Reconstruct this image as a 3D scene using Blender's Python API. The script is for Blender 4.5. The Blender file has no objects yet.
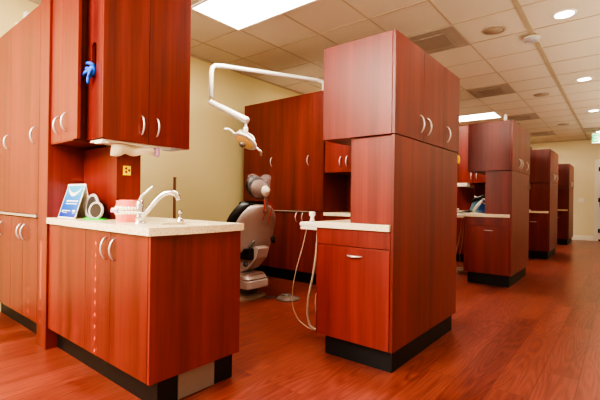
import bpy, bmesh, math, random
from mathutils import Vector, Matrix
from mathutils.geometry import tessellate_polygon
random.seed(7)
PI = math.pi
SC = bpy.context.scene
COL = SC.collection

# ------------------------------------------------------------------ materials
def lin(c):
    return tuple(((v/255)/12.92 if v/255 <= .04045 else ((v/255+.055)/1.055)**2.4) for v in c) + (1,)

class NT:
    def __init__(s, name):
        s.m = bpy.data.materials.new(name); s.m.use_nodes = True
        s.t = s.m.node_tree; s.b = s.t.nodes['Principled BSDF']
    def n(s, typ, **kw):
        x = s.t.nodes.new(typ)
        for k, v in kw.items(): setattr(x, k, v)
        return x
    def l(s, a, b): s.t.links.new(a, b)
    def math(s, op, a, b=None):
        x = s.n('ShaderNodeMath', operation=op)
        for i, v in enumerate((a, b)):
            if v is None: continue
            if isinstance(v, (int, float)): x.inputs[i].default_value = v
            else: s.l(v, x.inputs[i])
        return x.outputs[0]
    def mix(s, f, a, b):
        x = s.n('ShaderNodeMix', data_type='RGBA')
        for i, v in ((0, f), (6, a), (7, b)):
            if isinstance(v, (int, float, tuple)): x.inputs[i].default_value = v
            else: s.l(v, x.inputs[i])
        return x.outputs[2]
    def bump(s, h, st=.1, d=.002):
        x = s.n('ShaderNodeBump'); x.inputs['Strength'].default_value = st; x.inputs['Distance'].default_value = d
        s.l(h, x.inputs['Height']); s.l(x.outputs[0], s.b.inputs['Normal'])

def plain(name, rgb, rough=.5, metal=0, noise=.04, scale=40, coat=0, trans=0, emit=0, alpha=None):
    t = NT(name); c = lin(rgb)
    tc = t.n('ShaderNodeTexCoord'); nz = t.n('ShaderNodeTexNoise'); nz.inputs['Scale'].default_value = scale
    t.l(tc.outputs['Object'], nz.inputs['Vector'])
    dk = tuple(v*(1-noise*2) for v in c[:3]) + (1,); lt = tuple(min(1, v*(1+noise)) for v in c[:3]) + (1,)
    t.l(t.mix(nz.outputs[0], dk, lt), t.b.inputs['Base Color'])
    t.b.inputs['Roughness'].default_value = rough; t.b.inputs['Metallic'].default_value = metal
    t.b.inputs['Coat Weight'].default_value = coat; t.b.inputs['Transmission Weight'].default_value = trans
    if emit:
        t.b.inputs['Emission Color'].default_value = c; t.b.inputs['Emission Strength'].default_value = emit
    return t.m

def cherry(name, dark, light, rough=.3, coat=.25):
    t = NT(name)
    tc = t.n('ShaderNodeTexCoord'); oi = t.n('ShaderNodeObjectInfo')
    off = t.n('ShaderNodeCombineXYZ')
    for i in range(3): t.l(t.math('MULTIPLY', oi.outputs['Random'], 17.3+9*i), off.inputs[i])
    ad = t.n('ShaderNodeVectorMath', operation='ADD'); t.l(tc.outputs['Object'], ad.inputs[0]); t.l(off.outputs[0], ad.inputs[1])
    def nz(sc, scale, det):
        mp = t.n('ShaderNodeMapping'); mp.inputs['Scale'].default_value = sc; t.l(ad.outputs[0], mp.inputs[0])
        x = t.n('ShaderNodeTexNoise'); x.inputs['Scale'].default_value = scale; x.inputs['Detail'].default_value = det
        t.l(mp.outputs[0], x.inputs['Vector']); return x.outputs[0]
    broad = nz((9, 9, .35), 1.0, 2); fine = nz((70, 70, 2.2), 1.0, 4); patch = nz((2, 2, 1.2), 1, 1)
    v = t.math('ADD', t.math('MULTIPLY', broad, .62), t.math('MULTIPLY', fine, .30))
    v = t.math('ADD', v, t.math('MULTIPLY', patch, .18))
    r = t.n('ShaderNodeValToRGB'); t.l(v, r.inputs[0])
    e = r.color_ramp.elements; e[0].position = .34; e[0].color = lin(dark); e[1].position = .74; e[1].color = lin(light)
    t.l(r.outputs[0], t.b.inputs['Base Color'])
    t.b.inputs['Roughness'].default_value = rough; t.b.inputs['Coat Weight'].default_value = coat; t.b.inputs['Coat Roughness'].default_value = .28
    t.b.inputs['Specular Tint'].default_value = (1, .92, .84, 1); t.b.inputs['Specular IOR Level'].default_value = .55; t.b.inputs['Coat Tint'].default_value = (1, .9, .8, 1)
    t.bump(fine, .05, .001)
    return t.m

def floor_mat():
    t = NT('cherry_laminate'); tc = t.n('ShaderNodeTexCoord')
    mp = t.n('ShaderNodeMapping'); mp.inputs['Rotation'].default_value = (0, 0, PI/2); t.l(tc.outputs['Object'], mp.inputs[0])
    br = t.n('ShaderNodeTexBrick'); t.l(mp.outputs[0], br.inputs['Vector'])
    br.offset = .37; br.inputs['Color1'].default_value = (0, 0, 0, 1); br.inputs['Color2'].default_value = (1, 1, 1, 1); br.inputs['Mortar'].default_value = (.5, .5, .5, 1)
    br.inputs['Scale'].default_value = 1; br.inputs['Brick Width'].default_value = 1.25; br.inputs['Row Height'].default_value = .195
    br.inputs['Mortar Size'].default_value = .0022; br.inputs['Mortar Smooth'].default_value = .2
    sep = t.n('ShaderNodeSeparateColor'); t.l(br.outputs['Color'], sep.inputs[0]); rnd = sep.outputs[0]
    off = t.n('ShaderNodeCombineXYZ'); t.l(t.math('MULTIPLY', rnd, 13.7), off.inputs[0]); t.l(t.math('MULTIPLY', rnd, 31.1), off.inputs[1])
    ad = t.n('ShaderNodeVectorMath', operation='ADD'); t.l(tc.outputs['Object'], ad.inputs[0]); t.l(off.outputs[0], ad.inputs[1])
    def nz(sc, det):
        m2 = t.n('ShaderNodeMapping'); m2.inputs['Scale'].default_value = sc; t.l(ad.outputs[0], m2.inputs[0])
        x = t.n('ShaderNodeTexNoise'); x.inputs['Scale'].default_value = 1; x.inputs['Detail'].default_value = det; t.l(m2.outputs[0], x.inputs['Vector']); return x.outputs[0]
    ring = t.math('MULTIPLY_ADD', t.math('SINE', t.math('MULTIPLY', nz((9, 1.1, 1), .5), 70)), .5)
    ring.node.inputs[2].default_value = .5
    fine = nz((90, 3, 1), 3); broad = nz((7, .6, 1), 2)
    v = t.math('ADD', t.math('MULTIPLY', ring, .12), t.math('MULTIPLY', fine, .34))
    v = t.math('ADD', v, t.math('MULTIPLY', broad, .34)); v = t.math('ADD', v, t.math('MULTIPLY', rnd, .14))
    r = t.n('ShaderNodeValToRGB'); t.l(v, r.inputs[0]); e = r.color_ramp.elements
    e[0].position = .3; e[0].color = lin((94, 34, 27)); e[1].position = .70; e[1].color = lin((154, 76, 60))
    c = t.mix(br.outputs['Fac'], r.outputs[0], lin((92, 34, 22)))
    t.l(c, t.b.inputs['Base Color'])
    t.b.inputs['Roughness'].default_value = .3; t.b.inputs['Coat Weight'].default_value = .2; t.b.inputs['Coat Roughness'].default_value = .22
    t.bump(t.math('SUBTRACT', fine, br.outputs['Fac']), .12, .001)
    return t.m

def stone_mat():
    t = NT('speckled_quartz'); tc = t.n('ShaderNodeTexCoord')
    v1 = t.n('ShaderNodeTexVoronoi'); v1.inputs['Scale'].default_value = 130; t.l(tc.outputs['Object'], v1.inputs['Vector'])
    n1 = t.n('ShaderNodeTexNoise'); n1.inputs['Scale'].default_value = 170; n1.inputs['Detail'].default_value = 3; t.l(tc.outputs['Object'], n1.inputs['Vector'])
    r = t.n('ShaderNodeValToRGB'); t.l(n1.outputs[0], r.inputs[0]); e = r.color_ramp.elements
    e[0].position = .34; e[0].color = lin((176, 150, 108)); e[1].position = .46; e[1].color = lin((236, 224, 190))
    s = t.math('LESS_THAN', v1.outputs['Distance'], .2)
    t.l(t.mix(t.math('MULTIPLY', s, .45), r.outputs[0], lin((150, 118, 80))), t.b.inputs['Base Color'])
    t.b.inputs['Roughness'].default_value = .22
    return t.m

def tile_mat():
    t = NT('mineral_ceiling_tile'); tc = t.n('ShaderNodeTexCoord')
    n1 = t.n('ShaderNodeTexNoise'); n1.inputs['Scale'].default_value = 60; n1.inputs['Detail'].default_value = 5; t.l(tc.outputs['Object'], n1.inputs['Vector'])
    n2 = t.n('ShaderNodeTexNoise'); n2.inputs['Scale'].default_value = 1.1; t.l(tc.outputs['Object'], n2.inputs['Vector'])
    c = t.mix(n1.outputs[0], lin((198, 184, 158)), lin((220, 206, 182)))
    c = t.mix(t.math('MULTIPLY', n2.outputs[0], .3), c, lin((206, 190, 162)))
    t.l(c, t.b.inputs['Base Color']); t.b.inputs['Roughness'].default_value = .9
    t.bump(n1.outputs[0], .3, .003)
    return t.m

def wall_mat(name, rgb):
    t = NT(name); tc = t.n('ShaderNodeTexCoord')
    n1 = t.n('ShaderNodeTexNoise'); n1.inputs['Scale'].default_value = 90; n1.inputs['Detail'].default_value = 4; t.l(tc.outputs['Object'], n1.inputs['Vector'])
    c = lin(rgb); t.l(t.mix(n1.outputs[0], tuple(v*.95 for v in c[:3])+(1,), tuple(v*1.04 for v in c[:3])+(1,)), t.b.inputs['Base Color'])
    t.b.inputs['Roughness'].default_value = .75; t.bump(n1.outputs[0], .15, .002)
    return t.m

def perforated(name, rgb, hole):
    t = NT(name); tc = t.n('ShaderNodeTexCoord')
    v = t.n('ShaderNodeTexVoronoi', ); v.inputs['Randomness'].default_value = 0; v.inputs['Scale'].default_value = 60; t.l(tc.outputs['Object'], v.inputs['Vector'])
    t.l(t.mix(t.math('LESS_THAN', v.outputs['Distance'], .3), lin(rgb), lin(hole)), t.b.inputs['Base Color']); t.b.inputs['Roughness'].default_value = .6
    return t.m

WOOD = cherry('cherry_veneer', (84, 22, 19), (138, 50, 41), .38, .12)
WOOD_IN = cherry('cherry_veneer_carcass', (84, 22, 13), (126, 40, 24), .45, .05)
FLOOR = floor_mat(); STONE = stone_mat(); TILE = tile_mat()
WALL = wall_mat('tan_wall_paint', (214, 198, 142)); WALLF = wall_mat('tan_far_wall_paint', (222, 206, 164))
TEE = plain('ceiling_tee_metal', (184, 164, 132), .5)
TEEW = plain('wide_tee_metal', (180, 162, 130), .6)
BLACK = plain('black_vinyl_base', (14, 12, 12), .5)
NICKEL = plain('satin_nickel', (222, 220, 216), .35, .75)
CHROME = plain('polished_chrome', (225, 225, 228), .1, 1)
STEEL = plain('brushed_steel', (150, 138, 128), .4, .6)
WHITE = plain('white_enamel', (236, 232, 222), .3, coat=.3)
OFFW = plain('offwhite_plastic', (226, 216, 198), .4)
TRIMW = plain('white_trim_paint', (236, 228, 210), .5)
SHELLM = plain('taupe_shell', (176, 158, 148), .4, coat=.15)
UPH = plain('black_upholstery', (10, 9, 10), .42)
GREYP = plain('grey_plastic', (96, 88, 82), .5)
TUBE = plain('cream_tubing', (178, 160, 138), .45)
VENTM = plain('grey_vent_metal', (166, 150, 130), .6)
VENTP = perforated('vent_perforation', (164, 148, 128), (104, 90, 74))
SPKM = perforated('speaker_mesh', (176, 156, 130), (130, 110, 88))
LAMP = plain('troffer_diffuser', (255, 250, 238), .5, emit=9)
CANL = plain('downlight_glow', (255, 244, 220), .5, emit=14)
PAPER = plain('white_paper', (240, 236, 226), .7)
BLUE = plain('blue_nitrile', (28, 96, 210), .5)
PURPLE = plain('purple_plastic', (196, 150, 190), .5)
YEL = plain('yellow_plastic', (255, 226, 0), .5)
DRED = plain('dark_red_ink', (130, 40, 30), .6)
GREEN = plain('bright_green_plastic', (30, 205, 20), .5)
PINK = plain('pink_gum_acrylic', (228, 120, 108), .35, coat=.3)
TOOTH = plain('ivory_tooth', (244, 236, 208), .25, coat=.4)
CLEAR = plain('clear_film', (230, 225, 225), .1, trans=.85)
GLASS = plain('mirror_glass', (96, 88, 84), .12, .6)
GREYR = plain('light_grey_rim', (178, 172, 168), .4)
AMBER = plain('amber_reflector', (226, 178, 104), .2, emit=.15)
REDC = plain('red_cord', (190, 30, 28), .5)
EXG = plain('exit_green', (20, 190, 110), .5, emit=1.2)
EXW = plain('exit_white', (240, 240, 225), .5, emit=.5)
DARK = plain('slot_shade_black', (18, 14, 14), .8)
BROWN = plain('brown_bumper', (140, 92, 66), .5)

def brochure_mat():
    t = NT('blue_gradient_card'); tc = t.n('ShaderNodeTexCoord'); s = t.n('ShaderNodeSeparateXYZ'); t.l(tc.outputs['Generated'], s.inputs[0])
    r = t.n('ShaderNodeValToRGB'); t.l(s.outputs[2], r.inputs[0]); e = r.color_ramp.elements
    e[0].position = 0; e[0].color = lin((16, 50, 160)); e[1].position = 1; e[1].color = lin((70, 180, 215))
    x = e.new(.45); x.color = lin((10, 105, 195))
    t.l(r.outputs[0], t.b.inputs['Base Color']); t.b.inputs['Roughness'].default_value = .35
    return t.m
BROCH = brochure_mat()

# ------------------------------------------------------------------ geometry helpers
class MB:
    def __init__(s): s.bm = bmesh.new(); s.ms = []
    def box(s, x0, x1, y0, y1, z0, z1, bev=0, mat=0):
        n0 = len(s.bm.faces)
        r = bmesh.ops.create_cube(s.bm, size=1, matrix=Matrix.Translation(((x0+x1)/2, (y0+y1)/2, (z0+z1)/2)) @ Matrix.Diagonal((abs(x1-x0), abs(y1-y0), abs(z1-z0), 1)))
        if bev:
            es = {e for v in r['verts'] for e in v.link_edges}
            bmesh.ops.bevel(s.bm, geom=list(es), offset=bev, segments=2, affect='EDGES', profile=.6)
        return s
    def obox(s, c, size, rot, bev=0):
        m = Matrix.Translation(c) @ rot.to_4x4() @ Matrix.Diagonal((*size, 1))
        r = bmesh.ops.create_cube(s.bm, size=1, matrix=m)
        if bev:
            es = {e for v in r['verts'] for e in v.link_edges}
            bmesh.ops.bevel(s.bm, geom=list(es), offset=bev, segments=2, affect='EDGES', profile=.6)
        return s
    def rings(s, rings, cap=True, closed=True):
        vs = [[s.bm.verts.new(p) for p in r] for r in rings]
        n = len(rings[0])
        for a, b in zip(vs, vs[1:]):
            for i in range(n if closed else n-1):
                j = (i+1) % n
                s.bm.faces.new((a[i], a[j], b[j], b[i]))
        if cap:
            s.bm.faces.new(vs[0][::-1]); s.bm.faces.new(vs[-1])
        return s
    def tube(s, pts, r, n=10, cap=True, flat=1):
        pts = [Vector(p) for p in pts]; rs = r if isinstance(r, (list, tuple)) else [r]*len(pts)
        rings = []; up = None
        for i, p in enumerate(pts):
            d = (pts[min(i+1, len(pts)-1)] - pts[max(i-1, 0)]).normalized()
            if up is None: up = Vector((0, 0, 1)) if abs(d.z) < .9 else Vector((1, 0, 0))
            a = d.cross(up).normalized(); b = a.cross(d).normalized(); up = b
            rings.append([p + a*rs[i]*math.cos(2*PI*k/n) + b*rs[i]*flat*math.sin(2*PI*k/n) for k in range(n)])
        return s.rings(rings, cap)
    def lathe(s, c, prof, n=24, axis='z', cap=True, sx=1, sy=1):
        c = Vector(c); rr = []
        for r, h in prof:
            ring = []
            for k in range(n):
                u, v = r*math.cos(2*PI*k/n)*sx, r*math.sin(2*PI*k/n)*sy
                o = {'z': (u, v, h), 'x': (h, u, v), 'y': (v, h, u)}[axis]
                ring.append(c + Vector(o))
            rr.append(ring)
        return s.rings(rr, cap)
    def ball(s, c, r, sc=(1, 1, 1), rot=None):
        m = Matrix.Translation(c) @ (rot.to_4x4() if rot else Matrix()) @ Matrix.Diagonal((*[r*k for k in sc], 1))
        bmesh.ops.create_uvsphere(s.bm, u_segments=18, v_segments=12, radius=1, matrix=m); return s
    def prism(s, outer, z0, z1, hole=None, tf=None):
        tf = tf or (lambda u, v, w: (u, v, w))
        loops = [outer] + ([hole] if hole else [])
        flat = [p for l in loops for p in l]
        tri = tessellate_polygon([[Vector((p[0], p[1], 0)) for p in l] for l in loops])
        b = [s.bm.verts.new(tf(p[0], p[1], z0)) for p in flat]; t = [s.bm.verts.new(tf(p[0], p[1], z1)) for p in flat]
        for q in tri:
            s.bm.faces.new([b[i] for i in q]); s.bm.faces.new([t[i] for i in reversed(q)])
        k = 0
        for l in loops:
            n = len(l)
            for i in range(n):
                j = (i+1) % n; s.bm.faces.new((b[k+i], b[k+j], t[k+j], t[k+i]))
            k += n
        return s

ORG = {}
def obj(name, mb, mat, parent=None, loc=None, smooth=False, subd=0):
    o_ = Vector(ORG[parent.name]) if parent else Vector(loc or (0, 0, 0))
    bmesh.ops.recalc_face_normals(mb.bm, faces=mb.bm.faces)
    bmesh.ops.translate(mb.bm, verts=mb.bm.verts, vec=-o_)
    me = bpy.data.meshes.new(name); mb.bm.to_mesh(me); mb.bm.free()
    me.materials.append(mat)
    o = bpy.data.objects.new(name, me); COL.objects.link(o)
    if parent: o.parent = parent
    else: o.location = o_
    ORG[o.name] = tuple(o_)
    if smooth or subd:
        for p in me.polygons: p.use_smooth = True
    if subd:
        md = o.modifiers.new('smooth', 'SUBSURF'); md.levels = subd; md.render_levels = subd
    return o
def tag(o, label=None, cat=None, group=None, kind=None):
    for k, v in (('label', label), ('category', cat), ('group', group), ('kind', kind)):
        if v: o[k] = v
    return o
def thing(name, loc, label, cat, group=None):
    o = bpy.data.objects.new(name, None); COL.objects.link(o); o.location = loc; ORG[o.name] = tuple(loc); o.empty_display_size = .1
    return tag(o, label, cat, group)
def struct(name, mb, mat, parent=None, smooth=False):
    o = obj(name, mb, mat, parent, smooth=smooth)
    if not parent: o['kind'] = 'structure'
    return o
def dup(root, loc, label, group=None):
    r = root.copy(); COL.objects.link(r); r.location = loc; r['label'] = label; ORG[r.name] = tuple(loc)
    if group: r['group'] = group
    for ch in list(root.children):
        c = ch.copy(); COL.objects.link(c); c.parent = r
        for g in list(ch.children):
            d = g.copy(); COL.objects.link(d); d.parent = c
    return r

def bow(c, out, along='z', L=.128, h=.03, r=.0055):
    """curved bow pull: c = centre on the face, out = outward unit vector"""
    c = Vector(c); out = Vector(out); al = Vector({'z': (0, 0, 1), 'x': (1, 0, 0), 'y': (0, 1, 0)}[along])
    pts = []; N = 14
    for i in range(N+1):
        t = -1 + 2*i/N
        pts.append(c + al*(L/2*t) + out*(h*(1-t*t)**.75 if abs(t) < 1 else -.004))
    rs = [r*(.75+.45*(1-(-1+2*i/N)**2)) for i in range(N+1)]
    return MB().tube(pts, rs, 8)

def arc(c, r, a0, a1, n, plane='xz', fixed=0):
    return [(c[0]+r*math.cos(a0+(a1-a0)*i/n), c[1]+r*math.sin(a0+(a1-a0)*i/n)) for i in range(n+1)]

# ------------------------------------------------------------------ room shell
XL, XR, YN, YF, H = -4.5, 1.25, -3.2, 14.5, 3.0
struct('floor', MB().box(XL-.1, XR+.1, YN-.1, YF+.1, -.05, 0), FLOOR)
struct('ceiling', MB().box(XL-.1, XR+.1, YN-.1, YF+.1, H, H+.05), TILE)
struct('wall_left', MB().box(XL-.1, XL, YN, YF, 0, H), WALL)
struct('wall_right', MB().box(XR, XR+.1, YN, YF, 0, H), wall_mat('pale_wall_paint', (222, 214, 198)))
w = MB()   # far wall with door opening
DX0, DX1, DZ = -.55, .37, 2.30
w.box(XL, DX0, YF, YF+.1, 0, H).box(DX1, XR, YF, YF+.1, 0, H).box(DX0, DX1, YF, YF+.1, DZ, H)
struct('wall_far', w, WALLF)
w = MB(); w.box(XL, -3.9, YN-.1, YN, 0, H).box(-.3, XR, YN-.1, YN, 0, H).box(-3.9, -.3, YN-.1, YN, 0, .8).box(-3.9, -.3, YN-.1, YN, 2.4, H)
struct('wall_near', w, WALL)
win = struct('window_1', MB().box(-3.9, -3.84, YN-.08, YN, .8, 2.4).box(-.36, -.3, YN-.08, YN, .8, 2.4).box(-3.84, -.36, YN-.08, YN, .8, .86).box(-3.84, -.36, YN-.08, YN, 2.34, 2.4).box(-2.13, -2.07, YN-.08, YN, .86, 2.34), TRIMW)
# closed blind, out of view, with holes placed to cast sun streaks on cabinets
m = MB(); cols = {-3.50: [(1.36+.085*k, 1.36+.085*k+.035) for k in range(8)], -3.245: [(1.42, 1.46), (1.52, 1.55), (1.60, 2.02)], -2.40: [(1.36+.07*k, 1.36+.07*k+.022) for k in range(11)]}
xs_ = [-3.84]
for x in sorted(cols): xs_ += [x-.006, x+.006]
xs_.append(-.36)
for a_, b_ in zip(xs_[::2], xs_[1::2]): m.box(a_, b_, YN-.035, YN-.03, .86, 2.34)
for x, hs_ in cols.items():
    z = .86
    for h0, h1 in hs_: m.box(x-.006, x+.006, YN-.035, YN-.03, z, h0); z = h1
    m.box(x-.006, x+.006, YN-.035, YN-.03, z, 2.34)
obj('blind', m, OFFW, win)
struct('baseboard_far', MB().box(XL, DX0-.1, YF-.018, YF, 0, .14, .004), TRIMW)
struct('baseboard_left', MB().box(XL, XL+.018, 1.7, YF-.02, 0, .12, .004), BLACK)
# door at the far end
d = struct('door_1', MB().box(DX0+.012, DX1-.012, YF-.005, YF+.04, .012, DZ-.012, .003), TRIMW)
struct('door_frame', MB().box(DX0-.09, DX0+.01, YF-.03, YF+.02, 0, DZ+.09, .004).box(DX1-.01, DX1+.09, YF-.03, YF+.02, 0, DZ+.09, .004).box(DX0+.01, DX1-.01, YF-.03, YF+.02, DZ-.01, DZ+.09, .004), TRIMW, d)
for z in (.3, 1.2, 2.1):
    obj('hinge', MB().box(DX0+.0, DX0+.05, YF-.045, YF-.005, z-.06, z+.06, .004), BLACK, d)
obj('lock_plate', MB().box(DX0+.03, DX0+.16, YF-.04, YF-.005, 1.0, 1.22, .006), plain('brass_plate', (150, 100, 60), .3, 1), d)
obj('door_sweep', MB().box(DX0+.012, DX1-.012, YF-.02, YF-.005, .0, .05), BLACK, d)
# ceiling grid
g = MB()
GX = [-.81-.644*k for k in range(1, 6)] + [-.81+.644*k for k in (1, 2, 3)]
GY = [3.02+.665*k for k in range(-9, 18)]
for x in GX:
    if XL < x < XR: g.box(x-.008, x+.008, YN, YF, H-.004, H+.001)
for y in GY: g.box(XL, XR, y-.008, y+.008, H-.0045, H+.001)
struct('trim_1', g, TEE)
struct('trim_2', MB().box(-.832, -.788, YN, YF, H-.012, H+.001), TEEW)
struct('trim_3', MB().box(XL, XL+.02, YN, YF, H-.02, H).box(XL+.02, XR, YF-.02, YF, H-.02, H), TEE)

# troffers, downlights, vents, speakers
tr_lab = {2.355: 'bright rectangular fluorescent ceiling panel above the first treatment bay', 9.005: 'bright ceiling light panel seen above the top of the second cabinet tower',
          5.68: 'ceiling light panel above the second treatment bay, behind the nearest tower', -.97: 'ceiling light panel over the aisle behind the camera', 12.33: 'ceiling light panel over the last treatment bay'}
for y in (2.355, 9.005, 5.68, -.97, 12.33):
    x0, x1, y1 = -3.385, -2.097, y+.665
    t = thing('ceiling_light', ((x0+x1)/2, y+.33, H-.02), tr_lab[y], 'ceiling light', 'fluorescent ceiling panels')
    obj('frame', MB().prism([(x0, y), (x1, y), (x1, y1), (x0, y1)], H-.02, H, [(x0+.025, y+.025), (x1-.025, y+.025), (x1-.025, y1-.025), (x0+.025, y1-.025)]), TRIMW, t)
    obj('diffuser', MB().box(x0+.026, x1-.026, y+.026, y1-.026, H-.014, H-.002), LAMP, t)
cl = ['round recessed downlight, largest in the row beside the smoke detector', 'round recessed downlight, second along the aisle ceiling', 'round recessed downlight above the exit sign end, third along the aisle', 'small round downlight just above the green exit sign', 'round recessed downlight behind the camera']
for i, y in enumerate((4.79, 7.47, 10.1, 13.1, 2.1)):
    x = -.475
    t = thing('downlight', (x, y, H-.01), cl[i], 'ceiling light', 'aisle downlights')
    obj('trim_ring', MB().lathe((x, y, 0), [(.083, H-.004), (.085, H-.010), (.10, H-.012), (.108, H-.006), (.108, H)], 32, cap=False), WHITE, t, smooth=True)
    obj('lens', MB().lathe((x, y, 0), [(.084, H-.002), (.084, H-.007), (.0001, H-.009)], 32), CANL, t)
vl = ['square brown air vent above the nearest cabinet tower', 'air vent in the ceiling, second from the camera', 'air vent just above the third cabinet tower', 'smallest air vent at the far end over the last tower', 'air vent above the exit sign on the aisle side']
for i, (x0, y0) in enumerate(((-2.09, 4.36), (-2.09, 7.02), (-2.09, 9.68), (-2.09, 12.34), (-.78, 12.34))):
    x1, y1 = x0+.64, y0+.655
    t = thing('air_vent', ((x0+x1)/2, (y0+y1)/2, H-.02), vl[i], 'air vent', 'ceiling air vents')
    ins = lambda a: [(x0+a, y0+a), (x1-a, y0+a), (x1-a, y1-a), (x0+a, y1-a)]
    obj('frame', MB().prism(ins(0), H-.014, H, ins(.035)), VENTM, t)
    obj('face_plate', MB().box(x0+.035, x1-.035, y0+.035, y1-.035, H-.006, H-.001), VENTM, t)
    obj('perforated_panel', MB().box(x0+.14, x1-.14, y0+.14, y1-.14, H-.02, H-.006, .003), VENTP, t)
sl = ['round ceiling speaker between the first air vent and the smoke detector', 'round ceiling speaker, second along the aisle', 'faint round ceiling speaker near the far wall']
for i, y in enumerate((4.77, 8.1, 11.42)):
    t = thing('ceiling_speaker', (-1.13, y, H-.01), sl[i], 'speaker', 'ceiling speakers')
    obj('rim', MB().lathe((-1.13, y, 0), [(.10, H-.004), (.10, H-.012), (.115, H-.012), (.122, H-.004), (.122, H)], 32, cap=False), SPKM, t, smooth=True)
    obj('mesh_cover', MB().lathe((-1.13, y, 0), [(.101, H-.001), (.101, H-.009), (.0001, H-.013)], 32), SPKM, t, smooth=True)
t = thing('smoke_detector', (-.826, 5.19, H-.07), 'white round smoke detector on the wide ceiling strip', 'smoke detector')
obj('mounting_plate', MB().lathe((-.826, 5.19, 0), [(.055, H-.012), (.055, H-.022), (.085, H-.022), (.088, H-.034), (.088, H-.04)], 32), OFFW, t, smooth=True)
obj('sensor_cap', MB().lathe((-.826, 5.19, 0), [(.086, H-.041), (.08, H-.058), (.05, H-.066), (.0001, H-.068)], 32), GREYR, t, smooth=True)
# exit sign
t = thing('exit_sign', (-.42, 13.3, 2.74), 'lit exit sign with green letters hanging from the aisle ceiling', 'exit sign')
obj('housing', MB().box(-.66, -.14, 13.28, 13.33, 2.72, 2.985, .006).box(-.5, -.3, 13.29, 13.32, 2.985, 3.0), EXW, t)
cu = bpy.data.curves.new('exit_lettering', 'FONT'); cu.body = 'EXIT'; cu.size = .25; cu.extrude = .003; cu.offset = .006; cu.align_x = 'CENTER'; cu.space_character = 1.05
tmp_ = bpy.data.objects.new('exit_source', cu); me_ = bpy.data.meshes.new_from_object(tmp_); bpy.data.objects.remove(tmp_)
te = bpy.data.objects.new('exit_lettering', me_); COL.objects.link(te); te.parent = t; te.rotation_euler = (PI/2, 0, 0); te.location = (.02, -.024, .025); me_.materials.clear(); me_.materials.append(EXG)
# wall plate
t = thing('light_switch', (-.965, YF-.01, 1.16), 'cream double light switch plate on the far wall', 'light switch')
obj('cover_plate', MB().box(-1.03, -.90, YF-.008, YF, 1.13, 1.25, .002), OFFW, t)
for x in (-.995, -.935): obj('toggle', MB().box(x-.012, x+.012, YF-.018, YF-.008, 1.165, 1.215, .002), WHITE, t)
# wall speaker in the top left corner
t = thing('wall_speaker', (-4.44, 1.33, 2.72), 'small white speaker high on the wall above the tall cabinets', 'speaker')
obj('housing', MB().box(-4.49, -4.41, 1.255, 1.335, 2.69, 2.84, .012), WHITE, t, smooth=False)
obj('bracket', MB().box(-4.5, -4.47, 1.20, 1.262, 2.70, 2.73, .003), WHITE, t)
# brown bumper post on left wall
t = thing('bumper_strip', (-4.49, 2.95, 0), 'narrow brown vertical bumper strip on tan wall behind the faucet', 'wall bumper')
obj('strip', MB().box(-4.5, -4.475, 2.935, 2.962, .0, 1.34, .004), BROWN, t)
obj('end_cap', MB().box(-4.5, -4.472, 2.932, 2.965, 1.34, 1.352, .003), BROWN, t)

# ------------------------------------------------------------------ cabinets
def door(p, box, hc=None, out=None, along='z', name='door', L=.128, mat=None, gap=.0015):
    x0, x1, y0, y1, z0, z1 = box
    dx = gap if abs(out[1]) > .5 else 0; dy = gap if abs(out[0]) > .5 else 0
    o = obj(name, MB().box(x0+dx, x1-dx, y0+dy, y1-dy, z0+gap, z1-gap, .0012), mat or WOOD, p)
    if hc: obj('handle', bow(hc, out, along, L), NICKEL, o, smooth=True)
    return o

# --- aisle towers
def tower(F, label):
    B = F+1.22; R = -1.077; L = -1.65; UL = -1.616; CL = -1.402
    t = thing('cabinet_tower', (R-.28, F, 0), label, 'cabinet', 'cabinet towers along the aisle')
    obj('toe_kick', MB().box(L+.03, R-.035, F+.07, B-.03, 0, .148), BLACK, t)
    obj('body', MB().box(L+.002, R-.022, F+.022, B-.04, .150, .888), WOOD_IN, t)
    obj('drawer_front', MB().box(L+.002, R-.022, F, F+.020, .777, .886, .0012), WOOD, t)
    door(t, (L+.002, R-.022, F, F+.020, .150, .774), (L+.30, F, .717), (0, -1, 0), 'x', L=.115)
    obj('left_panel', MB().box(L-.006, L+.0015, F+.0, B-.04, .150, .888), WOOD, t)
    obj('column', MB().box(CL, R-.022, F+.028, B-.04, .93, 1.488, .001), WOOD, t)
    obj('right_panel', MB().box(R-.020, R, F, B-.035, .150, 1.488, .0015), WOOD, t)
    obj('upper_body', MB().box(UL, R-.022, F, B, 1.492, 2.125, .0012), WOOD, t)
    ys = [F, F+.45, F+.84, B]
    hs = [F+.385, F+.515, F+.91]
    for i in range(3):
        door(t, (R-.020, R, ys[i], ys[i+1], 1.492, 2.125), (R, hs[i], 1.605), (1, 0, 0), 'z')
    obj('countertop', MB().box(L-.012, R-.0215, F-.018, F+.026, .889, .930, .003).box(L-.012, CL-.001, F+.026, B-.04, .889, .930, .003), STONE, t)
    return t
T1 = tower(2.2275, 'cherry cabinet tower nearest the camera, with square washed-out upper front')
for y, lb in ((5.545, 'cherry cabinet tower second in the aisle row, with clutter on its counter'), (8.8964, 'cherry cabinet tower third in the aisle row, just behind the second'), (12.3875, 'cherry cabinet tower at the far end of the row, against the tan wall')):
    dup(T1, (-1.357, y, 0), lb)

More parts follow.
